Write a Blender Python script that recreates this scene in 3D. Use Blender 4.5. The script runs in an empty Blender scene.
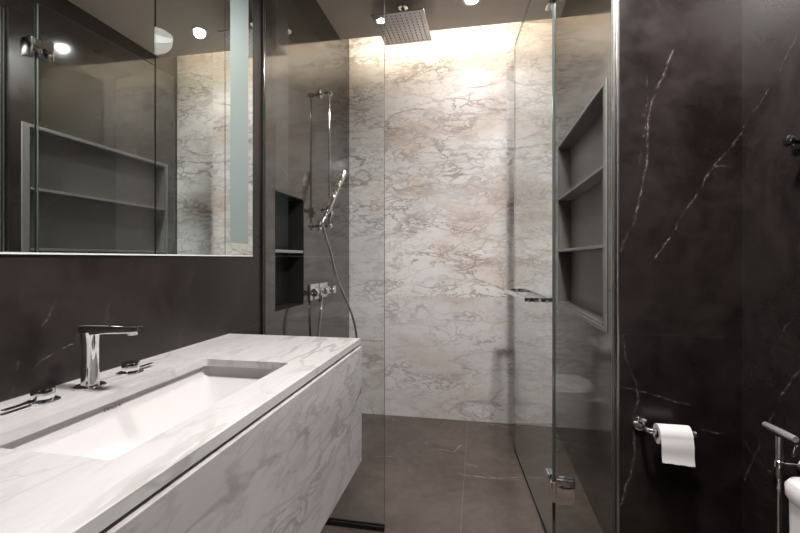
import bpy, bmesh, math, random
from mathutils import Vector, Matrix
random.seed(4)
S = bpy.context.scene
COL = S.collection

# ---------------------------------------------------------------- camera
cam = bpy.data.cameras.new('camera')
cam.sensor_width = 36.0
cam.lens = 36.0 * 418.67 / 800.0
cam.shift_y = -(266.5 - 258.68) / 800.0
cam.clip_start = 0.02
co = bpy.data.objects.new('camera', cam); COL.objects.link(co)
co.location = (0, 0, 1.16)
co.rotation_euler = (math.radians(90), 0, 0.185)
S.camera = co

# ---------------------------------------------------------------- world, exposure
w = bpy.data.worlds.new('world'); S.world = w; w.use_nodes = True
w.node_tree.nodes['Background'].inputs[0].default_value = (0.8, 0.85, 1, 1)
w.node_tree.nodes['Background'].inputs[1].default_value = 0.0
S.view_settings.view_transform = 'Standard'
S.view_settings.look = 'None'
S.view_settings.gamma = 1.0
S.view_settings.use_curve_mapping = False
S.view_settings.exposure = 0.28
try:
    S.cycles.max_bounces = 14; S.cycles.transparent_max_bounces = 24
    S.cycles.glossy_bounces = 8; S.cycles.diffuse_bounces = 6
    S.cycles.sample_clamp_indirect = 4.0; S.cycles.caustics_reflective = False; S.cycles.caustics_refractive = False
except Exception: pass

# downlights, the last one an added fill lamp: (x, y, watts, spot degrees, lens radius, label)
DOWN = [(-0.04, 2.55, 19, 165, 0.036, 'round recessed downlight in the shower ceiling near the light cove'),
        (-0.62, 0.82, 38, 120, 0.036, 'round recessed downlight above the basin counter'),
        (0.30, 0.95, 300, 170, 0.120, 'large round fill light added in the ceiling to brighten the room, facing the shower door')]  # added fill lamp, placed to brighten vanity front, paper roll and marble
LED_STRENGTH = 43.0
WARM = (1.0, 0.955, 0.935)

# ---------------------------------------------------------------- measures (metres)
WL, XR, RW = -0.958, 0.519, 0.928       # left wall, shower right wall, toilet side wall
YG, YB, YC, YF, YN = 1.745, 3.036, 2.843, 1.70, -1.0
ZC = 2.713

# ================================================================ helpers
def link(o, parent=None):
    COL.objects.link(o)
    if parent: o.parent = parent
    return o
def obj(name, bm, mats, parent=None, smooth=False, origin=None):
    me = bpy.data.meshes.new(name)
    bmesh.ops.recalc_face_normals(bm, faces=bm.faces)
    base = Vector((0, 0, 0))
    if parent is not None:
        q = parent
        while q is not None:
            base += Vector(q.location); q = q.parent
    if origin is not None:
        base = base + (Vector(origin) - base)
    bmesh.ops.translate(bm, vec=-base, verts=bm.verts)
    bm.to_mesh(me); bm.free()
    for m in (mats if isinstance(mats, (list, tuple)) else [mats]): me.materials.append(m)
    if smooth:
        for p in me.polygons: p.use_smooth = True
        try: me.set_sharp_from_angle(angle=math.radians(40))
        except Exception: pass
    o = bpy.data.objects.new(name, me)
    link(o, parent)
    if parent is None and origin is not None: o.location = origin
    return o
def tag(o, label, cat, group=None):
    o['label'] = label; o['category'] = cat
    if group: o['group'] = group
    return o
def thing(name, loc, label, cat, group=None):
    o = bpy.data.objects.new(name, None); o.empty_display_size = 0.05
    link(o); o.location = loc
    return tag(o, label, cat, group)
def struct(name, bm, mats):
    o = obj(name, bm, mats); o['kind'] = 'structure'; return o
def BM(): return bmesh.new()
def add(bm, src, M=None):
    if M is not None: bmesh.ops.transform(src, matrix=M, verts=src.verts)
    tmp = bpy.data.meshes.new('t'); src.to_mesh(tmp); src.free()
    bm.from_mesh(tmp); bpy.data.meshes.remove(tmp)
    return bm
def box(bm, x0, x1, y0, y1, z0, z1, bev=0.0, seg=2, M=None, mi=0):
    s = bmesh.new()
    bmesh.ops.create_cube(s, size=1)
    bmesh.ops.scale(s, vec=(x1-x0, y1-y0, z1-z0), verts=s.verts)
    bmesh.ops.translate(s, vec=((x0+x1)/2, (y0+y1)/2, (z0+z1)/2), verts=s.verts)
    if bev: bmesh.ops.bevel(s, geom=s.edges[:], offset=bev, segments=seg, affect='EDGES', profile=0.5)
    for f in s.faces: f.material_index = mi
    return add(bm, s, M)
def frame_from(a, b):
    z = (Vector(b)-Vector(a)).normalized()
    t = Vector((0, 0, 1)) if abs(z.z) < 0.9 else Vector((1, 0, 0))
    x = t.cross(z).normalized(); y = z.cross(x)
    return x, y, z
def lathe(bm, prof, a=(0,0,0), axis=(0,0,1), seg=40):
    """prof: list of (radius, height along axis) from a."""
    x, y, z = frame_from((0,0,0), axis); a = Vector(a)
    rings = []
    for r, h in prof:
        if r < 1e-6: rings.append([bm.verts.new(a + z*h)])
        else: rings.append([bm.verts.new(a + z*h + (x*math.cos(t)+y*math.sin(t))*r) for t in [2*math.pi*i/seg for i in range(seg)]])
    for A, B in zip(rings, rings[1:]):
        for i in range(seg):
            j = (i+1) % seg
            if len(A) == 1 and len(B) == 1: continue
            if len(A) == 1: bm.faces.new((A[0], B[i], B[j]))
            elif len(B) == 1: bm.faces.new((A[i], A[j], B[0]))
            else: bm.faces.new((A[i], A[j], B[j], B[i]))
    return bm
def cyl(bm, a, b, r, r2=None, seg=32, bev=0.0):
    a, b = Vector(a), Vector(b); h = (b-a).length; r2 = r if r2 is None else r2
    p = [(0, 0), (r-bev, 0)] + ([(r, bev)] if bev else []) + ([(r2, h-bev)] if bev else []) + [(r2-bev, h), (0, h)]
    return lathe(bm, p, a, b-a, seg)
def catmull(pts, n=8):
    P = [Vector(p) for p in pts]; P = [P[0]*2-P[1]] + P + [P[-1]*2-P[-2]]; out = []
    for i in range(1, len(P)-2):
        for k in range(n):
            t = k/n; a, b, c, d = P[i-1:i+3]
            out.append(0.5*((2*b)+(c-a)*t+(2*a-5*b+4*c-d)*t*t+(3*b-a-3*c+d)*t**3))
    out.append(P[-2]); return out
def tube(bm, pts, r, seg=14, ridges=False):
    x = None; rings = []
    for i, p in enumerate(pts):
        t = (pts[min(i+1, len(pts)-1)] - pts[max(i-1, 0)]).normalized()
        if x is None:
            x, _, _ = frame_from((0,0,0), t)
        x = (x - t*x.dot(t)).normalized(); y = t.cross(x)
        rr = r*(0.86 if (ridges and i % 2) else 1.0)
        rings.append([bm.verts.new(p + (x*math.cos(q)+y*math.sin(q))*rr) for q in [2*math.pi*k/seg for k in range(seg)]])
    for A, B in zip(rings, rings[1:]):
        for k in range(seg):
            bm.faces.new((A[k], A[(k+1) % seg], B[(k+1) % seg], B[k]))
    bm.faces.new(rings[0]); bm.faces.new(rings[-1]); return bm
def rrect(w, d, r, n=6, cx=0, cy=0):
    """rounded rectangle outline (ccw) centred on cx, cy"""
    o = []
    for sx, sy, a0 in ((1, 1, 0), (-1, 1, 90), (-1, -1, 180), (1, -1, 270)):
        for k in range(n+1):
            a = math.radians(a0 + 90*k/n)
            o.append((cx + sx*(w/2-r) + r*math.cos(a), cy + sy*(d/2-r) + r*math.sin(a)))
    return o
def loft(bm, loops, cap0=True, cap1=True):
    R = [[bm.verts.new(p) for p in L] for L in loops]
    n = len(R[0])
    for A, B in zip(R, R[1:]):
        for i in range(n):
            bm.faces.new((A[i], A[(i+1) % n], B[(i+1) % n], B[i]))
    if cap0: bm.faces.new(R[0])
    if cap1: bm.faces.new(R[-1])
    return bm
def slab_hole(bm, X, Y, Z, h, axis=2):
    """box with a rectangular through/blind hole. X,Y,Z=(lo,hi); h=((a0,a1),(b0,b1)) in the two axes other than axis"""
    pass

# ================================================================ materials
def newmat(name):
    m = bpy.data.materials.new(name); m.use_nodes = True
    nt = m.node_tree; return m, nt, nt.nodes['Principled BSDF']
def plain(name, col, rough=0.4, metal=0.0, spec=0.5, bump=0.0, bscale=60):
    m, nt, p = newmat(name)
    n = nt.nodes.new('ShaderNodeTexNoise'); n.inputs['Scale'].default_value = bscale; n.inputs['Detail'].default_value = 4
    g = nt.nodes.new('ShaderNodeNewGeometry'); nt.links.new(g.outputs['Position'], n.inputs['Vector'])
    r = nt.nodes.new('ShaderNodeMapRange'); r.inputs[3].default_value = max(0, rough*0.95); r.inputs[4].default_value = rough*1.05
    nt.links.new(n.outputs['Fac'], r.inputs[0]); nt.links.new(r.outputs[0], p.inputs['Roughness'])
    p.inputs['Base Color'].default_value = (*col, 1); p.inputs['Metallic'].default_value = metal
    p.inputs['Specular IOR Level'].default_value = spec
    if bump:
        b = nt.nodes.new('ShaderNodeBump'); b.inputs['Strength'].default_value = bump; b.inputs['Distance'].default_value = 0.002
        nt.links.new(n.outputs['Fac'], b.inputs['Height']); nt.links.new(b.outputs[0], p.inputs['Normal'])
    return m
class NT:
    def __init__(s, nt): s.nt = nt
    def n(s, t, **kw):
        x = s.nt.nodes.new(t)
        for k, v in kw.items(): setattr(x, k, v)
        return x
    def l(s, a, b): s.nt.links.new(a, b)
    def val(s, x, sock):
        if hasattr(x, 'is_output'): s.l(x, sock)
        else: sock.default_value = x
    def math(s, op, a, b=0.0, c=None):
        x = s.n('ShaderNodeMath', operation=op); s.val(a, x.inputs[0]); s.val(b, x.inputs[1])
        if c is not None: s.val(c, x.inputs[2])
        return x.outputs[0]
    def vmath(s, op, a, b=(0,0,0)):
        x = s.n('ShaderNodeVectorMath', operation=op); s.val(a, x.inputs[0])
        if op == 'SCALE': s.val(b, x.inputs['Scale'])
        else: s.val(b, x.inputs[1])
        return x.outputs['Value'] if op in ('DOT_PRODUCT', 'LENGTH', 'DISTANCE') else x.outputs[0]
    def ramp(s, v, lo, hi, a=0.0, b=1.0, smooth=True):
        x = s.n('ShaderNodeMapRange'); x.interpolation_type = 'SMOOTHSTEP' if smooth else 'LINEAR'
        s.val(v, x.inputs[0]); s.val(lo, x.inputs[1]); s.val(hi, x.inputs[2]); s.val(a, x.inputs[3]); s.val(b, x.inputs[4])
        return x.outputs[0]
    def noise(s, v, sc, det=4, rough=0.55, dist=0.0, colour=False):
        x = s.n('ShaderNodeTexNoise'); s.l(v, x.inputs['Vector']); x.inputs['Scale'].default_value = sc
        x.inputs['Detail'].default_value = det; x.inputs['Roughness'].default_value = rough; x.inputs['Distortion'].default_value = dist
        return x.outputs['Color' if colour else 'Fac']
    def mix(s, f, a, b):
        x = s.n('ShaderNodeMix', data_type='RGBA'); s.val(f, x.inputs[0])
        for v, k in ((a, 6), (b, 7)):
            if hasattr(v, 'is_output'): s.l(v, x.inputs[k])
            else: x.inputs[k].default_value = (*v, 1)
        return x.outputs[2]
    def pos(s): return s.n('ShaderNodeNewGeometry').outputs['Position']
    def mapping(s, v, rot=(0,0,0), sc=(1,1,1), loc=(0,0,0)):
        x = s.n('ShaderNodeMapping'); s.l(v, x.inputs[0]); x.inputs['Rotation'].default_value = [math.radians(a) for a in rot]
        x.inputs['Scale'].default_value = sc; x.inputs['Location'].default_value = loc; return x.outputs[0]
    def warp(s, v, sc, amt, det=3):
        c = s.noise(v, sc, det, colour=True)
        return s.vmath('ADD', v, s.vmath('SCALE', s.vmath('SUBTRACT', c, (0.5, 0.5, 0.5)), amt))

def marble(name, white, grey, vein, rot, sc, amt=1.0, rust=0.0, seam=None, rough=0.12, fine=1.0, spec=0.45):
    m, nt, p = newmat(name); k = NT(nt)
    P = k.pos(); z = None
    if seam is not None:
        sx = k.n('ShaderNodeSeparateXYZ'); k.l(P, sx.inputs[0]); z = sx.outputs[2]
        side = k.math('MAXIMUM', k.math('GREATER_THAN', sx.outputs[0], 0.195), k.math('LESS_THAN', sx.outputs[0], -0.69))
        zj = k.math('ADD', k.math('MULTIPLY', side, 1.49-seam), seam)
        low = k.math('ADD', k.math('LESS_THAN', z, zj), k.math('MULTIPLY', side, 0.6))
        cx = k.n('ShaderNodeCombineXYZ'); k.l(k.math('MULTIPLY', low, 7.3), cx.inputs[0]); k.l(k.math('MULTIPLY', low, 3.1), cx.inputs[1]); k.l(k.math('MULTIPLY', low, 0.35), cx.inputs[2])
        P0 = P; P = k.vmath('ADD', P, cx.outputs[0])
    V = k.mapping(P, rot, sc)
    W = k.warp(V, 1.4, 0.55, 4)
    W2 = k.warp(V, 3.5, 0.30, 3)
    # flowing ridged veins at two scales
    n1 = k.noise(W, 1.7, 5, 0.55)
    v1 = k.ramp(k.math('ABSOLUTE', k.math('SUBTRACT', n1, 0.5)), 0.0, 0.030, 1, 0)
    n2 = k.noise(W2, 4.3, 5, 0.6)
    v2 = k.ramp(k.math('ABSOLUTE', k.math('SUBTRACT', n2, 0.52)), 0.0, 0.035, 1, 0)
    vo = k.n('ShaderNodeTexVoronoi', feature='DISTANCE_TO_EDGE'); k.l(W2, vo.inputs['Vector']); vo.inputs['Scale'].default_value = 4.2
    v3 = k.ramp(vo.outputs[0], 0.0, 0.05, 1, 0)
    msk = k.ramp(k.noise(V, 2.2, 3), 0.40, 0.68)
    msk2 = k.ramp(k.noise(k.mapping(V, loc=(4, 2, 7)), 1.6, 3), 0.42, 0.66)
    cloud = k.ramp(k.noise(W, 1.3, 5, 0.6), 0.38, 0.72)
    c = k.mix(k.math('MULTIPLY', cloud, 0.85), white, grey)
    if rust:
        rm = k.math('MULTIPLY', k.ramp(k.noise(k.mapping(V, loc=(9, 1, 3)), 1.5, 4), 0.50, 0.70), rust)
        c = k.mix(rm, c, (0.62, 0.47, 0.34))
    n4 = k.noise(k.warp(V, 6, 0.16, 3), 9.0, 4, 0.6)
    v4 = k.ramp(k.math('ABSOLUTE', k.math('SUBTRACT', n4, 0.5)), 0.0, 0.035, 1, 0)
    f = k.math('MULTIPLY', v1, k.math('MULTIPLY', k.math('ADD', k.math('MULTIPLY', msk2, 0.8), 0.2), 0.80*amt))
    f2 = k.math('MULTIPLY', v2, k.math('MULTIPLY', k.math('ADD', k.math('MULTIPLY', msk, 0.7), 0.3), 0.62*amt*fine))
    f3 = k.math('MULTIPLY', v3, k.math('MULTIPLY', msk, 0.55*amt*fine))
    f4 = k.math('MULTIPLY', v4, k.math('MULTIPLY', msk2, 0.34*amt*fine))
    ff = k.math('MAXIMUM', k.math('MAXIMUM', f, f2), k.math('MAXIMUM', f3, f4))
    c = k.mix(ff, c, vein)
    if seam is not None:
        xs = sx.outputs[0]
        c = k.mix(k.math('MULTIPLY', k.math('LESS_THAN', z, zj), 0.30), c, (0.58, 0.565, 0.575))
        ln = k.ramp(k.math('MINIMUM', k.math('ABSOLUTE', k.math('SUBTRACT', z, zj)), k.math('MINIMUM', k.math('ABSOLUTE', k.math('SUBTRACT', xs, 0.195)), k.math('ABSOLUTE', k.math('ADD', xs, 0.69)))), 0.0010, 0.0026, 0.5, 0)
        c = k.mix(ln, c, (0.72, 0.69, 0.66))
    k.l(c, p.inputs['Base Color']); p.inputs['Roughness'].default_value = rough
    p.inputs['Specular IOR Level'].default_value = spec
    return m

def seg_group():
    g = bpy.data.node_groups.new('segment_distance', 'ShaderNodeTree')
    for nm in ('P', 'A', 'BA'): g.interface.new_socket(nm, in_out='INPUT', socket_type='NodeSocketVector')
    g.interface.new_socket('inv', in_out='INPUT', socket_type='NodeSocketFloat')
    g.interface.new_socket('w', in_out='INPUT', socket_type='NodeSocketFloat')
    g.interface.new_socket('D', in_out='OUTPUT', socket_type='NodeSocketFloat')
    k = NT(g); i = k.n('NodeGroupInput'); o = k.n('NodeGroupOutput')
    pa = k.vmath('SUBTRACT', i.outputs['P'], i.outputs['A'])
    h = k.math('MULTIPLY', k.vmath('DOT_PRODUCT', pa, i.outputs['BA']), i.outputs['inv'])
    h.node.use_clamp = True
    d = k.vmath('LENGTH', k.vmath('SUBTRACT', pa, k.vmath('SCALE', i.outputs['BA'], h)))
    k.l(k.math('DIVIDE', d, i.outputs['w']), o.inputs['D'])
    return g
SEG = seg_group()
def veins_mask(k, P, lines):
    """lines: list of (width, [points]) -> mask 0..1"""
    cur = None
    for wd, pts in lines:
        for a, b in zip(pts, pts[1:]):
            a, b = Vector(a), Vector(b); ba = b-a
            x = k.n('ShaderNodeGroup'); x.node_tree = SEG
            k.l(P, x.inputs['P']); x.inputs['A'].default_value = a; x.inputs['BA'].default_value = ba
            x.inputs['inv'].default_value = 1.0/max(1e-6, ba.length_squared); x.inputs['w'].default_value = wd
            cur = x.outputs[0] if cur is None else k.math('MINIMUM', cur, x.outputs[0])
    return cur
def stone(name, c0, c1, rough=0.1, lines=(), joints=(), sparse=0.5, vein=(0.30, 0.26, 0.25), spec=0.5, sc=1.0, joint_col=(0.10, 0.085, 0.08)):
    m, nt, p = newmat(name); k = NT(nt)
    P = k.pos()
    W = k.warp(P, 2.0*sc, 0.5, 4)
    n = k.noise(W, 2.5*sc, 6, 0.62)
    n9 = k.noise(P, 22*sc, 4, 0.6)
    c = k.mix(k.ramp(k.math('ADD', k.math('MULTIPLY', n, 0.75), k.math('MULTIPLY', n9, 0.25)), 0.36, 0.66), c0, c1)
    # random hairline veins
    vo = k.n('ShaderNodeTexVoronoi', feature='DISTANCE_TO_EDGE'); k.l(k.warp(k.warp(P, 1.6, 0.5), 9, 0.05), vo.inputs['Vector']); vo.inputs['Scale'].default_value = 1.3*sc
    h = k.math('MULTIPLY', k.ramp(vo.outputs[0], 0.0, 0.006, 1, 0), k.math('MULTIPLY', k.ramp(k.noise(P, 2.6, 3), 0.54, 0.70), sparse))
    c = k.mix(h, c, vein)
    if lines:
        Pw = k.warp(k.warp(P, 9, 0.045, 5), 45, 0.012, 3)
        D = k.math('MULTIPLY', veins_mask(k, Pw, lines), 1.35)
        core = k.ramp(D, 0.35, 1.0, 1, 0)
        halo = k.ramp(D, 0.3, 5.0, 0.16, 0)
        br = k.ramp(k.noise(P, 13, 4, 0.6), 0.34, 0.58, 0.28, 1.0)
        f = k.math('MULTIPLY', k.math('MAXIMUM', core, halo), br)
        c = k.mix(f, c, vein)
    if joints:
        sp = k.n('ShaderNodeSeparateXYZ'); k.l(P, sp.inputs[0]); cur = None
        for ax, v in joints:
            d = k.math('ABSOLUTE', k.math('SUBTRACT', sp.outputs[ax], v))
            cur = d if cur is None else k.math('MINIMUM', cur, d)
        c = k.mix(k.ramp(cur, 0.0006, 0.0018, 0.55, 0), c, joint_col)
    k.l(c, p.inputs['Base Color'])
    k.l(k.ramp(n, 0.3, 0.7, rough*0.8, rough*1.25), p.inputs['Roughness'])
    p.inputs['Specular IOR Level'].default_value = 0.5; p.inputs['IOR'].default_value = 1.45 + 0.5*spec
    return m

def glass_mat(name, tint, refl=1.0):
    m, nt, p = newmat(name); nt.nodes.remove(p); k = NT(nt)
    t = k.n('ShaderNodeBsdfTransparent'); t.inputs[0].default_value = (*tint, 1)
    g = k.n('ShaderNodeBsdfGlossy'); g.inputs['Roughness'].default_value = 0.0; g.inputs[0].default_value = (0.95, 0.97, 0.96, 1)
    f = k.n('ShaderNodeFresnel'); f.inputs[0].default_value = 1.45
    ge = k.n('ShaderNodeNewGeometry')
    # only the outer faces reflect; the inner faces simply pass the light on
    out = k.math('MULTIPLY', k.math('SUBTRACT', 1.0, ge.outputs['Backfacing']), k.math('MULTIPLY', f.outputs[0], refl*1.5))
    out.node.use_clamp = True
    x = k.n('ShaderNodeMixShader'); k.l(out, x.inputs[0]); k.l(t.outputs[0], x.inputs[1]); k.l(g.outputs[0], x.inputs[2])
    k.l(x.outputs[0], nt.nodes['Material Output'].inputs[0])
    return m
def emit(name, col, st):
    m, nt, p = newmat(name)
    p.inputs['Base Color'].default_value = (*col, 1); p.inputs['Emission Color'].default_value = (*col, 1); p.inputs['Emission Strength'].default_value = st
    return m

FIN = [(.0020, [(0.701,1.7,1.929),(0.674,1.7,1.839),(0.634,1.7,1.749),(0.62,1.7,1.657),(0.61,1.7,1.483),(0.579,1.7,1.323),(0.524,1.7,1.193)]),
       (.0012, [(0.62,1.7,1.843),(0.61,1.7,1.639),(0.582,1.7,1.51)]),
       (.0017, [(0.929,1.7,1.603),(0.833,1.7,1.489),(0.81,1.7,1.439),(0.761,1.7,1.356),(0.644,1.7,1.163)]),
       (.0010, [(0.833,1.7,1.489),(0.929,1.7,1.496)]),
       (.0024, [(0.531,1.7,0.873),(0.548,1.7,0.78),(0.572,1.7,0.706),(0.579,1.7,0.632),(0.565,1.7,0.556),(0.572,1.7,0.463),(0.551,1.7,0.33),(0.52,1.7,0.214)]),
       (.0018, [(0.531,1.7,0.674),(0.627,1.7,0.661),(0.711,1.7,0.629),(0.761,1.7,0.618)]),
       (.0016, [(0.794,1.7,0.536),(0.906,1.7,0.523),(0.929,1.7,0.51)]),
       (.0016, [(0.519,2.261,2.128),(0.519,2.333,2.055),(0.519,2.425,1.942)]),
       (.0014, [(0.519,2.275,2.242),(0.519,2.489,2.298),(0.519,2.758,2.38)]),
       (.0016, [(0.519,1.727,1.666),(0.519,1.831,1.54)])]
RIGHT = [(.0015, [(0.928,1.424,1.831),(0.928,1.507,1.751),(0.928,1.693,1.619)]),
         (.0012, [(0.928,1.448,1.001),(0.928,1.529,0.885),(0.928,1.601,0.794)]),
         (.0022, [(0.928,1.424,0.845),(0.928,1.511,0.716),(0.928,1.601,0.552),(0.928,1.682,0.383)]),
         (.0018, [(0.928,1.693,0.513),(0.928,1.643,0.483),(0.928,1.552,0.476)])]
LEFT = [(.0014, [(-0.958,0.806,1.064),(-0.958,0.768,1.001),(-0.958,0.751,0.967)]),
        (.0012, [(-0.958,0.84,0.949),(-0.958,0.779,0.937),(-0.958,0.755,0.92),(-0.958,0.753,0.884)]),
        (.0018, [(-0.958,0.721,0.942),(-0.958,0.715,0.905),(-0.958,0.701,0.874)]),
        (.0028, [(-0.958,2.854,2.397),(-0.958,2.821,2.236),(-0.958,2.669,2.0),(-0.958,2.629,1.613)])]
M = {}
M['back'] = marble('veined_white_marble_slab', (0.88,0.855,0.84), (0.75,0.72,0.705), (0.30,0.245,0.23), (0, 13, 0), (0.95, 0.95, 2.2), 1.0, 0.48, seam=0.885, rough=0.26, spec=0.18, fine=1.35)
M['counter'] = marble('pale_marble_worktop', (0.64,0.628,0.625), (0.55,0.537,0.535), (0.30,0.275,0.265), (0, 0, -12), (3.2, 0.8, 2.0), 0.75, 0.05, fine=0.5, rough=0.16)
M['front'] = marble('grey_marble_front', (0.62,0.595,0.60), (0.45,0.43,0.435), (0.20,0.185,0.185), (42, 0, 0), (1.2, 0.75, 2.0), 1.25, 0.03, rough=0.16, fine=0.7)
LEFTV, LEFTS = LEFT[:3], LEFT[3:]
FINF, FINS = FIN[:7], FIN[7:]
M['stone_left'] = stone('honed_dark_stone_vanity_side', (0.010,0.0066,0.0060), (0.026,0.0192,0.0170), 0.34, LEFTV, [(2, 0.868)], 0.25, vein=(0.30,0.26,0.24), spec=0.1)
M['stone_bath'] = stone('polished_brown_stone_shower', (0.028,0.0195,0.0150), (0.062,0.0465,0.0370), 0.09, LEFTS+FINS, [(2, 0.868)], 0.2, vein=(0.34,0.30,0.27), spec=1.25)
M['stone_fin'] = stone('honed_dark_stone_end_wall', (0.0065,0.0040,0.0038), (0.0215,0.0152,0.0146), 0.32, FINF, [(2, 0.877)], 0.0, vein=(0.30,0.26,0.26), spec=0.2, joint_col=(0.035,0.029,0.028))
M['stone_right'] = stone('dark_brown_stone_toilet_side', (0.013,0.0092,0.0092), (0.029,0.0225,0.0217), 0.28, RIGHT, [(2, 0.877)], 0.0, vein=(0.28,0.24,0.24), spec=0.5, joint_col=(0.04,0.034,0.033))
M['stone_room'] = stone('dark_brown_stone_room', (0.018,0.013,0.012), (0.036,0.028,0.026), 0.14, (), [(2, 0.877)], 0.4)
M['floor'] = stone('brown_stone_floor', (0.080,0.060,0.050), (0.128,0.099,0.084), 0.20,
                   [(.0030, [(-0.10,2.279,0),(-0.05,2.275,0),(0.061,2.264,0),(0.217,2.299,0),(0.42,2.335,0)]), (.0018, [(-0.60,2.39,0),(-0.45,2.41,0),(-0.339,2.453,0)])],
                   [(0, -0.074)], 0.35, vein=(0.55,0.48,0.42), spec=0.45, joint_col=(0.24,0.20,0.175))
M['ceiling'] = plain('matt_ceiling_paint', (0.76,0.70,0.63), 0.9, 0, 0.1)
M['cove'] = plain('white_cove_paint', (0.85,0.82,0.76), 0.9, 0, 0.1)
M['chrome'] = plain('polished_chrome', (0.86,0.86,0.87), 0.06, 1.0)
M['brushed'] = plain('brushed_aluminium', (0.55,0.54,0.53), 0.28, 1.0)
M['satin'] = plain('satin_chrome', (0.82,0.82,0.83), 0.25, 1.0)
M['sprayer'] = plain('lightened_grey_chrome', (0.50,0.47,0.46), 0.3, 0.45)  # grey mixed into the chrome so the head reads brighter among dark walls
M['dull'] = plain('dark_bronze_channel', (0.10,0.09,0.085), 0.35, 0.9)
M['mirror'] = plain('silvered_mirror', (0.86,0.90,0.88), 0.0, 1.0)
M['frost'] = plain('sandblasted_mirror_strip', (0.34,0.41,0.40), 0.42, 0.5)
M['medge'] = plain('pale_mirror_edge', (0.75,0.78,0.76), 0.3)
M['carcass'] = plain('dark_cabinet_board', (0.03,0.026,0.025), 0.5)
M['glass'] = glass_mat('clear_panel_glass', (0.952,0.966,0.960))
M['gedge'] = plain('green_grey_glass_edge', (0.05,0.062,0.056), 0.12, 0.0, 0.8)
M['gedge_light'] = plain('bright_polished_glass_edge', (0.07,0.082,0.076), 0.10, 0.0, 0.8)
M['ceramic'] = plain('white_glazed_ceramic', (0.60,0.585,0.585), 0.09)
M['black'] = plain('black_rubber_seal', (0.012,0.011,0.011), 0.45)
M['blackmetal'] = plain('black_painted_metal', (0.010,0.009,0.009), 0.25)
M['niche'] = plain('grey_painted_niche', (0.17,0.158,0.148), 0.42)
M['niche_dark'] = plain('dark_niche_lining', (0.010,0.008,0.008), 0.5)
M['frame'] = plain('grey_niche_frame', (0.30,0.285,0.27), 0.40)
M['paper'] = plain('soft_white_paper', (0.80,0.78,0.77), 0.95, 0, 0.05, 0.25, 260)
M['card'] = plain('brown_cardboard_core', (0.35,0.26,0.18), 0.9)
M['white'] = plain('white_plastic', (0.80,0.78,0.77), 0.22)
M['rubber'] = plain('dark_spray_nozzles', (0.05,0.045,0.045), 0.5)
M['grey_ink'] = plain('grey_printed_mark', (0.28,0.25,0.24), 0.4)
M['lens'] = emit('lit_downlight_lens', WARM, 30.0)
M['led'] = emit('warm_led_strip', (1.0, 0.85, 0.67), LED_STRENGTH)

# ================================================================ setting
def wall_holes(bm, axis, face, thick, sgn, Y, Z, holes, ysplit):
    """wall with its visible face at coordinate `face` on axis 0; body goes sgn*thick behind; holes (y0,y1,z0,z1,depth)"""
    ys = sorted({Y[0], Y[1], *([ysplit] if sgn < 0 else []), *[h[0] for h in holes], *[h[1] for h in holes]})
    zs = sorted({Z[0], Z[1], *[h[2] for h in holes], *[h[3] for h in holes]})
    for y0, y1 in zip(ys, ys[1:]):
        for z0, z1 in zip(zs, zs[1:]):
            d = 0
            for h in holes:
                if h[0] <= (y0+y1)/2 <= h[1] and h[2] <= (z0+z1)/2 <= h[3]: d = h[4]
            a, b = face + sgn*d, face + sgn*thick
            box(bm, min(a, b), max(a, b), y0, y1, z0, z1)
    bmesh.ops.remove_doubles(bm, verts=bm.verts, dist=1e-5)
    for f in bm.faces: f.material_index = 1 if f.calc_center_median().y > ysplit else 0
    return bm
NL = (1.862, 2.20, 0.905, 1.49)       # left shower niche
NR = (1.885, 2.905, 0.875, 1.885)     # right shower niche (inside the frame)
MC = (-0.55, 1.654, 1.173, 2.50)      # mirror cabinet
struct('floor', box(BM(), WL-0.15, RW+0.15, YN-0.15, YB+0.15, -0.12, 0), M['floor'])
b = BM(); box(b, WL, RW, YN, YC, ZC, ZC+0.035); struct('ceiling', b, M['ceiling'])
b = BM(); box(b, WL, XR, YC-0.35, YB, 2.93, 3.0); box(b, WL, XR, YC-0.36, YC-0.34, ZC+0.035, 2.93); struct('trim_1', b, M['cove'])
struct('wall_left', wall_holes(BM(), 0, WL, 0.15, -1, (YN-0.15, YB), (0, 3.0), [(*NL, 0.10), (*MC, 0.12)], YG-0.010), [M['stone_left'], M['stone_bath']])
struct('wall_back', box(BM(), WL-0.15, RW+0.15, YB, YB+0.15, 0, 3.0), M['back'])
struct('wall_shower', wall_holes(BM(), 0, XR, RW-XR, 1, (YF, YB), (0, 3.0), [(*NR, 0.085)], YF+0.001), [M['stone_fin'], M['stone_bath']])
struct('wall_right', box(BM(), RW, RW+0.15, YN-0.15, YB, 0, 3.0), M['stone_right'])
struct('wall_front', box(BM(), WL, RW, YN-0.15, YN, 0, 3.0), M['stone_room'])
# slim metal corner trim where the shower wall turns
struct('trim_2', box(BM(), XR-0.0035, XR+0.0015, YF-0.0025, YF+0.006, 0.0, ZC), M['brushed'])

# LED strip along the back edge of the dropped ceiling, facing the marble
t = thing('cove_light', (0, YC, ZC), 'warm light strip hidden along the ceiling edge above the marble shower wall', 'light')
obj('strip_profile', box(BM(), WL+0.02, XR-0.02, YC+0.0005, YC+0.006, ZC+0.010, ZC+0.034), M['brushed'], t)
obj('light_strip', box(BM(), WL+0.02, XR-0.02, YC+0.0062, YC+0.011, ZC+0.013, ZC+0.031), M['led'], t)

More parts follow.
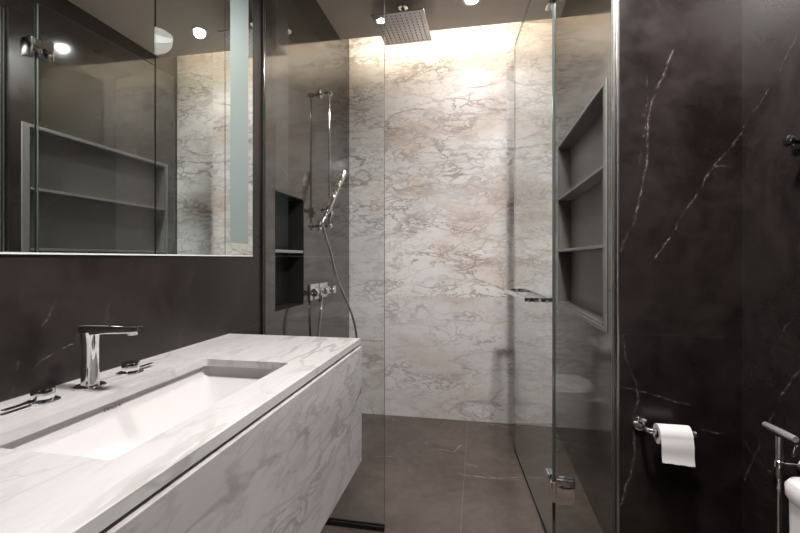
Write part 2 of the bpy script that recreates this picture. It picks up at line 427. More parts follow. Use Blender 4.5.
for x, y, wt, ang, lr, lab in DOWN:
    t = thing('downlight', (x, y, ZC), lab, 'ceiling light', 'recessed ceiling downlights')
    b = BM(); lathe(b, [(lr, -0.0005), (lr, -0.004), (lr+0.016, -0.004), (lr+0.019, -0.0005), (lr, -0.0005)], (x, y, ZC), (0,0,1), 40)
    obj('trim_ring', b, M['brushed'], t, True)
    b = BM(); lathe(b, [(0, -0.0008), (lr-0.0005, -0.0008), (lr-0.0005, -0.003), (0, -0.003)], (x, y, ZC), (0,0,1), 40)
    obj('lens', b, M['lens'], t)
    L = bpy.data.lights.new('downlight_beam', 'SPOT'); L.energy = wt; L.color = WARM
    L.spot_size = math.radians(ang); L.spot_blend = 0.6; L.shadow_soft_size = lr
    lo = bpy.data.objects.new('lamp', L); link(lo, t); lo.location = (0, 0, -0.012)

# ================================================================ vanity
CX0, CX1, CY0, CY1, CZ = WL, -0.426, -0.35, 1.488, 0.867
HX0, HX1, HY0, HY1 = -0.785, -0.523, 0.523, 1.10
t = thing('vanity_cabinet', (-0.70, 0.57, 0.417), 'wall-hung vanity cabinet with a grey veined marble front', 'cabinet')
b = BM()
box(b, CX0+0.001, -0.448, CY0, CY1-0.022, 0.419, 0.560); box(b, CX0+0.001, -0.448, CY0, 0.46, 0.560, 0.846); box(b, CX0+0.001, -0.448, 1.16, CY1-0.022, 0.560, 0.846)
box(b, CX0+0.001, -0.835, 0.46, 1.16, 0.560, 0.846); box(b, -0.470, -0.448, 0.46, 1.16, 0.560, 0.846)
obj('carcass', b, M['carcass'], t)
obj('front_panel', box(BM(), -0.4475, CX1+0.005, CY0, CY1, 0.417, 0.839, 0.0018, 2), M['front'], t)
obj('end_panel', box(BM(), CX0+0.001, -0.4478, CY1-0.0215, CY1, 0.417, 0.838, 0.0015, 2), M['front'], t)

def ring_slab(X, Y, Z, H, inner=0.0):
    bm = BM(); (x0, x1), (y0, y1), (z0, z1) = X, Y, Z; hx0, hx1, hy0, hy1 = H
    def rect(a, b_, c, d, z): return [(a, c, z), (b_, c, z), (b_, d, z), (a, d, z)]
    r = 0.008
    def hole(z):
        return [(p[0], p[1], z) for p in rrect(hx1-hx0, hy1-hy0, r, 5, (hx0+hx1)/2, (hy0+hy1)/2)]
    ot, ob = [bm.verts.new(p) for p in rect(x0, x1, y0, y1, z1)], [bm.verts.new(p) for p in rect(x0, x1, y0, y1, z0)]
    it, ib = [bm.verts.new(p) for p in hole(z1)], [bm.verts.new(p) for p in hole(z0)]
    n = len(it)//4
    # corner order of rrect: ++ , -+ , -- , +- ; outer: -- , +- , ++ , -+
    oc = [2, 3, 0, 1]
    for O, I in ((ot, it), (ob, ib)):
        for q in range(4):
            arc = I[q*n:(q+1)*n]; nxt = I[((q+1)*n) % len(I)]
            for a, c in zip(arc, arc[1:]): bm.faces.new((O[oc[q]], a, c))
            bm.faces.new((O[oc[q]], arc[-1], nxt, O[oc[(q+1) % 4]]))
    for i in range(4): bm.faces.new((ot[i], ot[(i+1) % 4], ob[(i+1) % 4], ob[i]))
    for i in range(len(it)): bm.faces.new((it[i], it[(i+1) % len(it)], ib[(i+1) % len(it)], ib[i]))
    return bm
b = ring_slab((CX0+0.0005, CX1), (CY0, CY1), (CZ-0.020, CZ), (HX0, HX1, HY0, HY1))
o = obj('vanity_countertop', b, M['counter'], origin=(-0.70, 0.57, CZ-0.020))
tag(o, 'pale veined marble vanity countertop with a rectangular basin cutout', 'countertop')

# undermount basin
cx, cy = (HX0+HX1)/2, (HY0+HY1)/2
t = thing('undermount_basin', (cx, cy, 0.72), 'white rectangular ceramic basin set under the marble countertop', 'basin')
def L4(w_, d_, r, z, dx=0, dy=0): return [(p[0], p[1], z) for p in rrect(w_, d_, r, 6, cx+dx, cy+dy)]
W0, D0 = HX1-HX0, HY1-HY0
b = BM()
loft(b, [L4(W0+0.05, D0+0.05, 0.03, CZ-0.0215), L4(W0+0.026, D0+0.026, 0.018, CZ-0.0215), L4(W0+0.024, D0+0.024, 0.018, CZ-0.024),
         L4(W0+0.020, D0+0.020, 0.018, CZ-0.046), L4(W0+0.010, D0+0.008, 0.018, CZ-0.052), L4(W0-0.085, D0-0.115, 0.022, CZ-0.122), L4(W0-0.105, D0-0.145, 0.022, CZ-0.127),
         L4(0.05, 0.05, 0.02, CZ-0.128)], False, True)
n0 = len(b.faces)
loft(b, [L4(W0+0.05, D0+0.05, 0.03, CZ-0.0215), L4(W0+0.05, D0+0.05, 0.03, CZ-0.034), L4(W0+0.04, D0+0.04, 0.03, CZ-0.055), L4(W0-0.08, D0-0.10, 0.03, CZ-0.14), L4(0.06, 0.06, 0.02, CZ-0.145)], False, True)
bmesh.ops.remove_doubles(b, verts=b.verts, dist=1e-5)
obj('bowl', b, M['ceramic'], t, True)
b = BM(); lathe(b, [(0, 0.003), (0.012, 0.003), (0.016, 0.0015), (0.024, 0.001), (0.026, -0.002), (0, -0.002)], (cx, cy, CZ-0.1275), (0,0,1), 32)
obj('drain', b, M['chrome'], t, True)
b = BM()
for i, ww in enumerate((0.006, 0.005, 0.007, 0.004, 0.006)):
    y0 = 0.772 + i*0.0095
    box(b, HX0-0.0112, HX0-0.0092, y0, y0+ww, CZ-0.0385, CZ-0.0360); box(b, HX0-0.0112, HX0-0.0092, y0, y0+ww*0.5, CZ-0.036, CZ-0.0325)
obj('printed_mark', b, M['grey_ink'], t)

# widespread faucet
FX, FY = -0.874, 0.812
t = thing('basin_faucet', (FX, FY, CZ), 'chrome basin spout with a long flat arm standing on the marble counter', 'faucet')
b = BM(); lathe(b, [(0, 0), (0.031, 0), (0.031, 0.003), (0.029, 0.005), (0, 0.005)], (FX, FY, CZ), (0,0,1), 48); obj('base_plate', b, M['chrome'], t, True)
b = BM()
loops = []
for z, ww, dd in ((0.005, 0.036, 0.034), (0.020, 0.034, 0.031), (0.060, 0.033, 0.030), (0.100, 0.033, 0.031), (0.118, 0.034, 0.034), (0.126, 0.035, 0.036)):
    loops.append([(p[0], p[1], CZ+z) for p in rrect(ww, dd, min(ww, dd)*0.42, 6, FX, FY)])
loft(b, loops); obj('spout_column', b, M['chrome'], t, True)
b = BM()
loops = []
for x, z0, z1, d in ((-0.0165, 0.119, 0.141, 0.027), (0.0, 0.118, 0.1430, 0.029), (0.05, 0.124, 0.1435, 0.030), (0.133, 0.1275, 0.1435, 0.030), (0.137, 0.1285, 0.1425, 0.029)):
    loops.append([(FX+x, FY+p[0], CZ+p[1]) for p in rrect(d, z1-z0, 0.004, 3, 0, (z0+z1)/2)])
loft(b, loops); obj('spout_arm', b, M['chrome'], t, True)
b = BM(); cyl(b, (FX+0.112, FY, CZ+0.1285), (FX+0.112, FY, CZ+0.122), 0.011, 0.010, 24, 0.001); obj('aerator', b, M['brushed'], t, True)

def tap(y, sg, lab):
    x = -0.876
    t = thing('faucet_handle', (x, y, CZ), lab, 'tap handle', 'basin tap handles')
    b = BM(); lathe(b, [(0, 0), (0.029, 0), (0.029, 0.003), (0.027, 0.0045), (0, 0.0045)], (x, y, CZ), (0,0,1), 40); obj('base_plate', b, M['chrome'], t, True)
    b = BM(); lathe(b, [(0, 0.0045), (0.0185, 0.0045), (0.0195, 0.008), (0.0205, 0.026), (0.0195, 0.028), (0, 0.028)], (x, y, CZ), (0,0,1), 40); obj('knob', b, M['chrome'], t, True)
    b = BM(); a, c = sorted((y+sg*0.012, y+sg*0.074)); box(b, x-0.006, x+0.006, a, c, CZ+0.0052, CZ+0.0092, 0.0012); obj('lever', b, M['chrome'], t, True)
tap(0.708, -1, 'chrome tap handle with a lever, on the camera side of the spout')
tap(0.928, 1, 'chrome tap handle with a lever, on the shower side of the spout')

# ================================================================ mirror cabinet
t = thing('mirror_cabinet', (WL, 0.55, MC[2]), 'recessed mirror-fronted cabinet above the basin counter', 'mirror')
b = BM(); box(b, WL-0.118, WL-0.001, MC[0]+0.003, MC[1]-0.003, MC[2]+0.003, MC[3]-0.003); obj('carcass', b, M['carcass'], t)
SEAM = 1.452
b = BM(); box(b, WL, WL+0.005, MC[0], SEAM-0.0012, MC[2], MC[3], 0.0008, 1); obj('mirror_door', b, M['mirror'], t)
b = BM(); box(b, WL, WL+0.005, SEAM+0.0012, MC[1]-0.002, MC[2], MC[3], 0.0008, 1); o = obj('mirror_door', b, M['mirror'], t); o['label'] = 'narrow mirror door with a frosted strip'
b = BM(); box(b, WL+0.005, WL+0.0056, 1.487, 1.617, 1.222, MC[3]-0.05); o2 = obj('frosted_strip', b, M['frost'], o); o2['label'] = 'pale blue-green frosted strip'
b = BM(); box(b, WL, WL+0.0062, MC[0], MC[1]-0.002, MC[2]-0.0035, MC[2]-0.0003); obj('edge_profile', b, M['medge'], t)

# ================================================================ shower glass
GT, ZG = 0.010, 2.46
def pane(name, x0, x1, y0, y1, z0, z1, parent, Mx=None, edge=1, bev=0.0008):
    bm = BM(); box(bm, x0, x1, y0, y1, z0, z1, bev, 1)
    bm.faces.ensure_lookup_table()
    bm.normal_update()
    for f in bm.faces:
        big = abs(f.normal.y) > 0.95
        f.material_index = 0 if big else 1
    if Mx is not None: bmesh.ops.transform(bm, matrix=Mx, verts=bm.verts)
    return obj(name, bm, [M['glass'], M['gedge'] if edge == 1 else M['gedge_light']], parent)
XE, XH = -0.393, 0.295
t = thing('fixed_glass_panel', ((WL+XE)/2, YG, 0), 'fixed clear glass shower panel standing beside the vanity end', 'glass panel')
pane('pane', WL+0.006, XE, YG-GT/2, YG+GT/2, 0.012, ZG, t)
b = BM(); box(b, WL+0.001, WL+0.009, YG-0.011, YG-GT/2-0.0005, 0.0, ZG); box(b, WL+0.001, WL+0.009, YG+GT/2+0.0005, YG+0.011, 0.0, ZG); box(b, WL+0.001, WL+0.0055, YG-GT/2-0.0005, YG+GT/2+0.0005, 0.0, ZG)
obj('wall_channel', b, M['dull'], t)
b = BM(); box(b, WL+0.0095, XE, YG-0.012, YG-GT/2-0.0005, 0.0005, 0.020); box(b, WL+0.0095, XE, YG+GT/2+0.0005, YG+0.012, 0.0005, 0.020); box(b, WL+0.0095, XE, YG-GT/2-0.0005, YG+GT/2+0.0005, 0.0005, 0.0115)
obj('base_channel', b, M['blackmetal'], t)

t = thing('fixed_glass_panel', (0.41, YG, 0), 'narrow fixed clear glass shower panel beside the shelf niche, carrying the door', 'glass panel')
pane('pane', XH+0.004, XR-0.006, YG-GT/2, YG+GT/2, 0.012, ZG, t)
b = BM(); box(b, XR-0.009, XR-0.001, YG-0.011, YG-GT/2-0.0005, 0.0, ZG); box(b, XR-0.009, XR-0.001, YG+GT/2+0.0005, YG+0.011, 0.0, ZG); box(b, XR-0.0055, XR-0.001, YG-GT/2-0.0005, YG+GT/2+0.0005, 0.0, ZG)
obj('wall_channel', b, M['brushed'], t)
b = BM(); box(b, XH+0.012, XR-0.0095, YG-0.012, YG-GT/2-0.0005, 0.0005, 0.018); box(b, XH+0.012, XR-0.0095, YG+GT/2+0.0005, YG+0.012, 0.0005, 0.018); box(b, XH+0.012, XR-0.0095, YG-GT/2-0.0005, YG+GT/2+0.0005, 0.0005, 0.0115)
obj('base_channel', b, M['blackmetal'], t)

for zc in (0.245, 2.235):
    h = BM(); box(h, XH+0.006, XH+0.076, YG-GT/2-0.012, YG-GT/2-0.0003, zc-0.047, zc+0.047, 0.002); box(h, XH+0.020, XH+0.076, YG+GT/2+0.0003, YG+GT/2+0.012, zc-0.047, zc+0.047, 0.002)
    obj('hinge_plate', h, M['chrome'], t, True)

# door: local x runs from the hinge to the free edge, local y is the thickness
TH = 0.0861
ux, uy = -math.sin(TH), math.cos(TH)
DM = Matrix(((ux, -uy, 0, XH), (uy, ux, 0, YG), (0, 0, 1, 0), (0, 0, 0, 1)))
DL = 0.891
t = thing('glass_shower_door', (XH, YG, 0), 'clear glass shower door swung open into the shower', 'door')
pane('pane', 0.006, DL, -GT/2, GT/2, 0.016, 2.46, t, DM, 2)
b = BM(); box(b, 0.016, DL-0.002, -0.0062, 0.0062, 0.004, 0.0158, M=DM); obj('bottom_seal', b, M['black'], t)
for zc in (0.245, 2.235):
    h = BM()
    box(h, 0.021, 0.075, GT/2+0.0003, GT/2+0.011, zc-0.047, zc+0.047, 0.002, M=DM); box(h, 0.021, 0.075, -GT/2-0.011, -GT/2-0.0003, zc-0.047, zc+0.047, 0.002, M=DM)
    box(h, XH-0.0145, XH-0.0078, YG-0.019, YG+0.030, zc-0.034, zc+0.034, 0.001)
    ho = obj('hinge', h, M['chrome'], t, True)
    b = BM(); cyl(b, (XH-0.002, YG-0.0185, zc-0.040), (XH-0.002, YG-0.0185, zc+0.040), 0.0075, None, 24, 0.001); obj('hinge_barrel', b, M['chrome'], ho, True)
h = BM(); zc = 0.972; r = 0.0105
for sg in (-1, 1):
    y = sg*0.058
    box(h, 0.235, 0.842, y-r, y+r, zc-r, zc+r, 0.0015, M=DM)
ho = obj('handle', h, M['chrome'], t, True); ho['label'] = 'chrome square towel-bar handle on both faces'
for x in (0.2455, 0.8315):
    b = BM(); box(b, x-r, x+r, GT/2+0.0005, 0.0472, zc-r, zc+r, 0.001, M=DM); box(b, x-r, x+r, -0.0472, -GT/2-0.0005, zc-r, zc+r, 0.001, M=DM)
    obj('handle_post', b, M['chrome'], ho, True)

# ================================================================ right niche shelves
fy0, fy1, fz0, fz1 = NR[0]-0.040, NR[1]+0.020, NR[2]-0.022, NR[3]+0.018
t = thing('shelf_niche', (XR, (fy0+fy1)/2, fz0), 'grey framed three-tier shelf niche in the shower side wall', 'shelf')
b = BM()
x0, x1 = XR-0.005, XR-0.0005
box(b, x0, x1, fy0, NR[0], fz0, fz1, 0.001, 1); box(b, x0, x1, NR[1], fy1, fz0, fz1, 0.001, 1)
box(b, x0, x1, NR[0], NR[1], fz0, NR[2], 0.001, 1); box(b, x0, x1, NR[0], NR[1], NR[3], fz1, 0.001, 1)
obj('frame', b, M['frame'], t)
b = BM(); e = 0.0006
box(b, XR+0.076, XR+0.0845, NR[0]+e, NR[1]-e, NR[2]+e, NR[3]-e)
box(b, XR, XR+0.0755, NR[0]+e, NR[0]+0.006, NR[2]+e, NR[3]-e); box(b, XR, XR+0.0755, NR[1]-0.006, NR[1]-e, NR[2]+e, NR[3]-e)
box(b, XR, XR+0.0755, NR[0]+0.0065, NR[1]-0.0065, NR[2]+e, NR[2]+0.006); box(b, XR, XR+0.0755, NR[0]+0.0065, NR[1]-0.0065, NR[3]-0.006, NR[3]-e)
obj('lining', b, M['niche'], t)
for z in (1.212, 1.548):
    b = BM(); box(b, XR-0.004, XR+0.0755, NR[0]+0.0065, NR[1]-0.0065, z-0.007, z+0.007, 0.001, 1); obj('shelf', b, M['frame'], t)

# left niche
t = thing('soap_niche', (WL, (NL[0]+NL[1])/2, NL[2]), 'small dark two-tier soap niche in the left shower wall', 'shelf')
b = BM()
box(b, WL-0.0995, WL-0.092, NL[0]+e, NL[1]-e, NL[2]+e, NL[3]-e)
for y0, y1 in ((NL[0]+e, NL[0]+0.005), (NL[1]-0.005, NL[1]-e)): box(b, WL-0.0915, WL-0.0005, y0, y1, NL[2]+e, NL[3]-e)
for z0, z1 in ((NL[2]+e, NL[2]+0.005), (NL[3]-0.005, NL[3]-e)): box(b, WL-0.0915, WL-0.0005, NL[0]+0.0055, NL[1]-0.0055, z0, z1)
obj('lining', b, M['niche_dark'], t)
b = BM(); box(b, WL-0.0915, WL-0.0005, NL[0]+0.0055, NL[1]-0.0055, 1.190, 1.205, 0.001, 1); obj('shelf', b, M['frame'], t)

# ================================================================ shower fittings
# rail
RX, RY = -0.898, 2.444
t = thing('shower_rail', (WL, RY, 1.36), 'slim vertical chrome shower rail on the left shower wall', 'rail')
b = BM(); cyl(b, (RX, RY, 1.335), (RX, RY, 2.185), 0.0055, None, 24, 0.001); obj('rail', b, M['chrome'], t, True)
for z in (1.362, 2.172):
    b = BM(); lathe(b, [(0, 0.0005), (0.026, 0.0005), (0.026, 0.006), (0.014, 0.009), (0.0115, 0.012), (0.0115, 0.044), (0.0145, 0.046), (0.0145, 0.072), (0.012, 0.075), (0, 0.075)], (WL, RY, z), (1,0,0), 32)
    obj('bracket', b, M['chrome'], t, True)
b = BM(); cyl(b, (RX, RY, 1.415), (RX, RY, 1.475), 0.0165, None, 28, 0.002); box(b, RX-0.010, RX+0.010, RY-0.115, RY+0.020, 1.434, 1.456, 0.003)
so = obj('slider', b, M['chrome'], t, True)
b = BM(); cyl(b, (RX, RY+0.014, 1.445), (RX, RY+0.045, 1.445), 0.013, 0.012, 24, 0.002); obj('slider_knob', b, M['chrome'], so, True)
# hand shower stick
A = Vector((-0.872, 2.335, 1.434)); Bp = Vector((-0.838, 2.545, 1.708))
d = (Bp-A)
t = thing('hand_shower', A, 'slim chrome stick hand shower tilted in the rail slider', 'hand shower')
b = BM(); Ln = d.length
lathe(b, [(0, 0), (0.012, 0), (0.0145, 0.006), (0.016, 0.03), (0.0175, 0.09), (0.0175, 0.15), (0.0145, 0.158), (0, 0.158)], A, d, 32); obj('grip', b, M['chrome'], t, True)
b = BM(); lathe(b, [(0, 0.1585), (0.0125, 0.1585), (0.0185, 0.163), (0.0185, 0.172), (0.0140, 0.176), (0.0140, 0.205), (0.0180, 0.209), (0.0180, 0.218), (0.0150, 0.222), (0.0150, 0.25), (0.0200, 0.255), (0.0205, Ln-0.004), (0.013, Ln), (0, Ln)], A, d, 32); obj('spray_head', b, M['chrome'], t, True)
b = BM(); lathe(b, [(0, 0.0005), (0.0105, 0.0005), (0.0105, -0.026), (0.0085, -0.03), (0, -0.03)], A, d, 28); ho = obj('hose_nut', b, M['chrome'], t, True)
# mixer
MX, MY, MZ = WL, 2.40, 0.965
t = thing('shower_mixer', (MX, MY, MZ), 'chrome wall-mounted shower mixer with two square plates and knobs', 'shower mixer')
b = BM()
box(b, MX+0.0005, MX+0.010, MY-0.130, MY+0.005, MZ-0.047, MZ+0.047, 0.002); box(b, MX+0.0005, MX+0.009, MY+0.020, MY+0.150, MZ-0.045, MZ+0.045, 0.002)
obj('wall_plate', b, M['satin'], t, True)
b = BM(); box(b, MX+0.0105, MX+0.062, MY-0.105, MY+0.125, MZ-0.020, MZ+0.020, 0.006, 3); obj('valve_body', b, M['satin'], t, True)
b = BM(); lathe(b, [(0, 0), (0.021, 0), (0.023, 0.004), (0.023, 0.034), (0.021, 0.037), (0, 0.037)], (MX+0.036, MY-0.1055, MZ), (0,-1,0), 32); ko = obj('knob', b, M['satin'], t, True)
b = BM(); cyl(b, (MX+0.036, MY-0.143, MZ), (MX+0.036, MY-0.185, MZ), 0.006, 0.005, 20, 0.001); obj('knob_pin', b, M['chrome'], ko, True)
b = BM(); box(b, MX+0.014, MX+0.060, MY+0.1255, MY+0.172, MZ-0.024, MZ+0.024, 0.005, 3); obj('knob', b, M['chrome'], t, True)
for yy in (-0.045, 0.060):
    b = BM(); lathe(b, [(0, 0), (0.017, 0), (0.018, 0.003), (0.018, 0.020), (0.016, 0.023), (0, 0.023)], (MX+0.0625, MY+yy, MZ+0.002), (1,0,0.25), 28); obj('diverter_button', b, M['chrome'], t, True)
b = BM(); cyl(b, (MX+0.036, MY-0.035, MZ-0.0205), (MX+0.036, MY-0.035, MZ-0.062), 0.0115, 0.0105, 24, 0.001); obj('hose_outlet', b, M['chrome'], t, True)
# hose
du = d.normalized(); hs = A - du*0.031
pts = catmull([hs, hs-du*0.05+Vector((0,0,-0.02)), (-0.868, RY-0.06, 1.20), (-0.838, RY-0.04, 1.05), (-0.775, RY-0.03, 0.90), (-0.735, RY-0.02, 0.78), (-0.722, RY, 0.64), (-0.745, RY, 0.48), (-0.815, RY-0.02, 0.385), (-0.895, RY-0.05, 0.42),
               (-0.935, MY-0.05, 0.58), (-0.928, MY-0.045, 0.76), (MX+0.036, MY-0.035, 0.86), (MX+0.036, MY-0.035, MZ-0.0625)], 26)
o = obj('shower_hose', tube(BM(), pts, 0.0075, 12, True), M['satin'], None, True, origin=tuple(hs))
tag(o, 'flexible metal shower hose hanging in a loop from hand shower to mixer', 'hose')

# rain head
HC = Vector((-0.456, 2.541, 2.58)); ha = math.radians(-1.5)
HMx = Matrix.Translation(HC) @ Matrix.Rotation(ha, 4, 'Z')
t = thing('rain_shower_head', (HC.x, HC.y, ZC), 'square chrome rain shower head hanging from the ceiling', 'shower head')
b = BM(); lathe(b, [(0, -0.0005), (0.03, -0.0005), (0.03, -0.008), (0.012, -0.011), (0, -0.011)], (HC.x, HC.y, ZC), (0,0,1), 32); obj('ceiling_flange', b, M['chrome'], t, True)
b = BM(); cyl(b, (HC.x, HC.y, ZC-0.0115), (HC.x, HC.y, HC.z+0.052), 0.0115, None, 24); obj('arm', b, M['chrome'], t, True)
b = BM(); lathe(b, [(0, 0.0515), (0.016, 0.0515), (0.018, 0.046), (0.018, 0.034), (0.013, 0.031), (0.013, 0.026), (0.022, 0.020), (0.032, 0.0045), (0, 0.0045)], HC, (0,0,1), 32); obj('ball_joint', b, M['chrome'], t, True)
b = BM(); box(b, -0.155, 0.155, -0.175, 0.175, -0.004, 0.004, 0.0015, 2, HMx); ho = obj('spray_plate', b, M['brushed'], t, True)
b = BM()
for i in range(10):
    for j in range(11):
        px, py = -0.128 + i*0.0284, -0.148 + j*0.0296
        p = HMx @ Vector((px, py, -0.0041))
        lathe(b, [(0, 0), (0.0042, 0), (0.0032, -0.0024), (0, -0.0024)], p, (0,0,1), 8)
no = obj('nozzles', b, M['rubber'], ho); no['kind'] = 'stuff'

# ================================================================ toilet corner
TC = 0.888
t = thing('toilet', (0.60, TC, 0), 'white ceramic toilet with rounded cistern against the dark right wall', 'toilet')
def tl(cx_, w_, d_, r, z): return [(p[0], p[1], z) for p in rrect(w_, d_, r, 8, cx_, TC)]
b = BM()   # cistern: x runs from the wall towards the room
loft(b, [tl(0.795, 0.262, 0.350, 0.030, 0.40), tl(0.794, 0.266, 0.356, 0.032, 0.50), tl(0.793, 0.268, 0.360, 0.034, 0.638)])
obj('cistern', b, M['ceramic'], t, True)
b = BM()
loft(b, [tl(0.792, 0.270, 0.364, 0.034, 0.6415), tl(0.7905, 0.274, 0.370, 0.036, 0.648), tl(0.7905, 0.274, 0.370, 0.036, 0.670), tl(0.792, 0.266, 0.360, 0.034, 0.679), tl(0.792, 0.240, 0.336, 0.030, 0.683)])
lo_ = obj('cistern_lid', b, M['ceramic'], t, True)
b = BM(); lathe(b, [(0, 0.0005), (0.021, 0.0005), (0.021, 0.005), (0.019, 0.006), (0, 0.006)], (0.792, TC, 0.683), (0,0,1), 32); obj('flush_button', b, M['chrome'], lo_, True)
def egg(x0, x1, w_, z, sq=0.55):
    L = []; n = 40; cx_ = x1 - w_*0.52
    for i in range(n):
        a = 2*math.pi*i/n; ca, sa = math.cos(a), math.sin(a)
        y = sa*abs(sa)**(-0.25)*w_/2 if abs(sa) > 1e-6 else 0
        y = math.copysign(abs(sa)**0.85, sa)*w_/2
        x = cx_ + (math.copysign(abs(ca)**0.60, ca)*(x1-cx_) if ca > 0 else -(abs(ca)**0.95)*(cx_-x0))
        L.append((x, TC+y, z))
    return L
b = BM()
loft(b, [egg(0.40, 0.90, 0.22, 0.001), egg(0.40, 0.90, 0.22, 0.06), egg(0.37, 0.90, 0.23, 0.17), egg(0.25, 0.90, 0.34, 0.23), egg(0.225, 0.90, 0.368, 0.27), egg(0.220, 0.90, 0.372, 0.390)])
obj('bowl', b, M['ceramic'], t, True)
b = BM(); loft(b, [egg(0.222, 0.650, 0.360, 0.3915), egg(0.216, 0.652, 0.368, 0.396), egg(0.216, 0.652, 0.368, 0.406), egg(0.220, 0.650, 0.362, 0.410)]); obj('seat', b, M['white'], t, True)
b = BM(); loft(b, [egg(0.219, 0.650, 0.364, 0.4115), egg(0.214, 0.652, 0.370, 0.416), egg(0.216, 0.652, 0.368, 0.432), egg(0.230, 0.645, 0.340, 0.440), egg(0.300, 0.620, 0.22, 0.443)]); obj('seat_lid', b, M['white'], t, True)

# bidet sprayer
t = thing('bidet_sprayer', (RW, 1.42, 0.60), 'slim chrome bidet spray hanging on the dark wall beyond the toilet', 'bidet spray')
b = BM(); lathe(b, [(0, 0.0005), (0.015, 0.0005), (0.015, 0.006), (0.0045, 0.009), (0.0045, 0.044), (0, 0.044)], (RW, 1.42, 0.555), (-1,0,0), 28)
cyl(b, (0.873, 1.42, 0.545), (0.873, 1.42, 0.566), 0.0125, None, 28, 0.002); obj('holder', b, M['chrome'], t, True)
b = BM(); lathe(b, [(0, 0), (0.0085, 0), (0.0090, 0.01), (0.0095, 0.10), (0.0095, 0.115), (0.0095, 0.124), (0, 0.124)], (0.873, 1.42, 0.512), (0,0,1), 28)
obj('grip', b, M['brushed'], t, True)
b = BM(); lathe(b, [(0, 0), (0.0075, 0), (0.0095, 0.003), (0.0100, 0.10), (0.0095, 0.125), (0.0085, 0.13), (0, 0.13)], (0.873, 1.485, 0.646), (0,-1,0.06), 28); obj('spray_head', b, M['sprayer'], t, True)
b = BM(); box(b, 0.869, 0.877, 1.347, 1.353, 0.600, 0.640, 0.0015, 2, Matrix.Translation((0.873,1.35,0.64)) @ Matrix.Rotation(math.radians(20), 4, 'X') @ Matrix.Translation((-0.873,-1.35,-0.64))); obj('trigger', b, M['chrome'], t, True)
pts = catmull([(0.873, 1.42, 0.511), (0.873, 1.42, 0.47), (0.876, 1.425, 0.38), (0.882, 1.435, 0.26), (0.890, 1.43, 0.15), (0.905, 1.40, 0.11), (0.925, 1.36, 0.13)], 22)
o = obj('bidet_hose', tube(BM(), pts, 0.0068, 12, True), M['chrome'], None, True, origin=(0.873, 1.42, 0.511)); tag(o, 'thin metal hose running down the wall from the bidet spray', 'hose')
b = BM(); lathe(b, [(0, 0.0005), (0.020, 0.0005), (0.020, 0.005), (0.010, 0.008), (0.010, 0.016), (0, 0.016)], (RW, 1.345, 0.131), (-1,0,0), 24)

# paper holder
HX, HZ = 0.592, 0.547
t = thing('paper_holder', (HX, YF, HZ), 'chrome toilet paper holder on the dark shower end wall', 'paper holder')
b = BM(); lathe(b, [(0, 0.0005), (0.026, 0.0005), (0.027, 0.004), (0.025, 0.009), (0.016, 0.012), (0, 0.012)], (HX, YF, HZ), (0,-1,0), 36); obj('rosette', b, M['chrome'], t, True)
pts = catmull([(HX, YF-0.012, HZ), (HX, YF-0.045, HZ), (HX+0.003, YF-0.062, HZ), (HX+0.014, YF-0.071, HZ), (HX+0.03, YF-0.072, HZ), (HX+0.145, YF-0.072, HZ)], 8)
b = BM(); tube(b, pts, 0.0085, 18); ao = obj('bar', b, M['chrome'], t, True)
b = BM(); lathe(b, [(0, 0), (0.0115, 0), (0.0125, 0.003), (0.0115, 0.008), (0, 0.008)], (HX+0.1455, YF-0.072, HZ), (1,0,0), 24); obj('end_cap', b, M['chrome'], ao, True)
# roll hangs on the bar
R0, Rr, x0, x1 = 0.017, 0.034, HX+0.030, HX+0.132
ry, rz = YF-0.072, HZ-0.0072
t = thing('toilet_paper_roll', (HX+0.084, ry, rz), 'white toilet paper roll with a hanging sheet on the chrome holder', 'toilet paper')
b = BM(); lathe(b, [(R0+0.001, 0), (Rr, 0), (Rr, x1-x0), (R0+0.001, x1-x0), (R0+0.001, 0)], (x0, ry, rz), (1,0,0), 64); obj('paper', b, M['paper'], t, True)
b = BM(); lathe(b, [(R0-0.0008, 0.0005), (R0+0.0006, 0.0005), (R0+0.0006, x1-x0-0.0005), (R0-0.0008, x1-x0-0.0005), (R0-0.0008, 0.0005)], (x0, ry, rz), (1,0,0), 48); obj('core', b, M['card'], t, True)
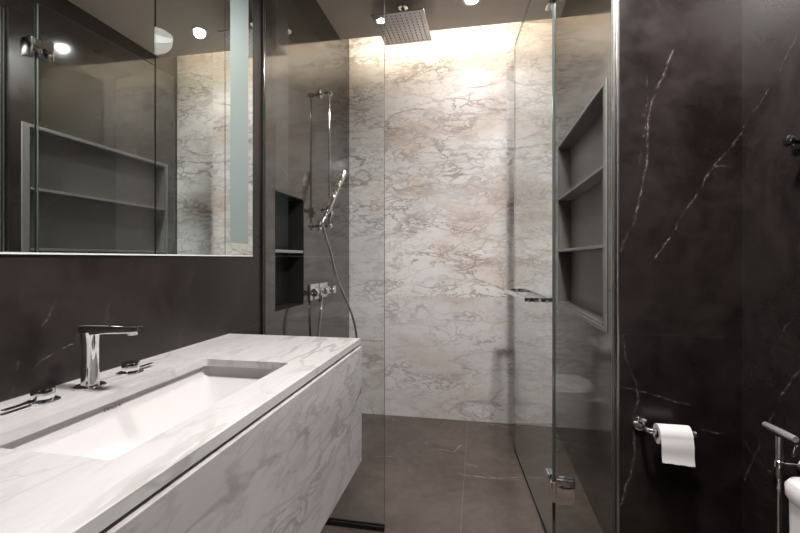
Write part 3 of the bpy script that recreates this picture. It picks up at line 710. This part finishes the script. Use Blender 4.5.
# hanging sheet: wraps over the front and drops
b = BM(); cols = []; prof = []
for a in range(95, 185, 6):
    q = math.radians(a); prof.append((ry + math.cos(q)*(Rr+0.0012), rz + math.sin(q)*(Rr+0.0012)))
for i in range(1, 13): prof.append((ry-(Rr+0.0012)-0.0010*i-0.002*math.sin(i*0.5), rz-0.0070*i))
nx = 10
for layer in (0, 0.0007):
    g = []
    for j, (y, z) in enumerate(prof):
        g.append([b.verts.new((x0+(x1-x0)*i/nx, y-layer, z-layer*0.4 - (0.0008*math.sin(i*1.7) + 0.006*(i/nx-0.5))*(j > 15)*(j-15)/11)) for i in range(nx+1)])
    cols.append(g)
for g in cols:
    for r0, r1 in zip(g, g[1:]):
        for i in range(nx): b.faces.new((r0[i], r0[i+1], r1[i+1], r1[i]))
g0, g1 = cols
for i in range(nx): b.faces.new((g0[-1][i], g0[-1][i+1], g1[-1][i+1], g1[-1][i])); b.faces.new((g0[0][i], g0[0][i+1], g1[0][i+1], g1[0][i]))
for j in range(len(prof)-1):
    for i in (0, nx): b.faces.new((g0[j][i], g0[j+1][i], g1[j+1][i], g1[j][i]))
obj('loose_sheet', b, M['paper'], t, True)

# robe hook on the right wall
t = thing('robe_hook', (RW, 1.43, 1.50), 'small black wall hook high on the dark right wall', 'hook')
b = BM(); loft(b, [[(RW-xx, 1.405+p[0], 1.497+p[1]) for p in rrect(0.09-s_, 0.036-s_, 0.0175-s_/2, 8)] for xx, s_ in ((0.0005, 0.0), (0.007, 0.0), (0.010, 0.006))]); obj('back_plate', b, M['blackmetal'], t, True)
b = BM(); cyl(b, (RW-0.0105, 1.395, 1.497), (RW-0.045, 1.385, 1.497), 0.009, 0.008, 24, 0.001); lathe(b, [(0, 0), (0.013, 0.002), (0.017, 0.006), (0.017, 0.012), (0.012, 0.016), (0, 0.017)], (RW-0.044, 1.385, 1.497), (-1,0,0.2), 28); obj('peg', b, M['blackmetal'], t, True)
b = BM(); lathe(b, [(0, 0.0002), (0.0032, 0.0002), (0.0028, 0.0016), (0, 0.002)], (RW-0.0102, 1.434, 1.497), (-1,0,0), 16); obj('screw', b, M['chrome'], t, True)
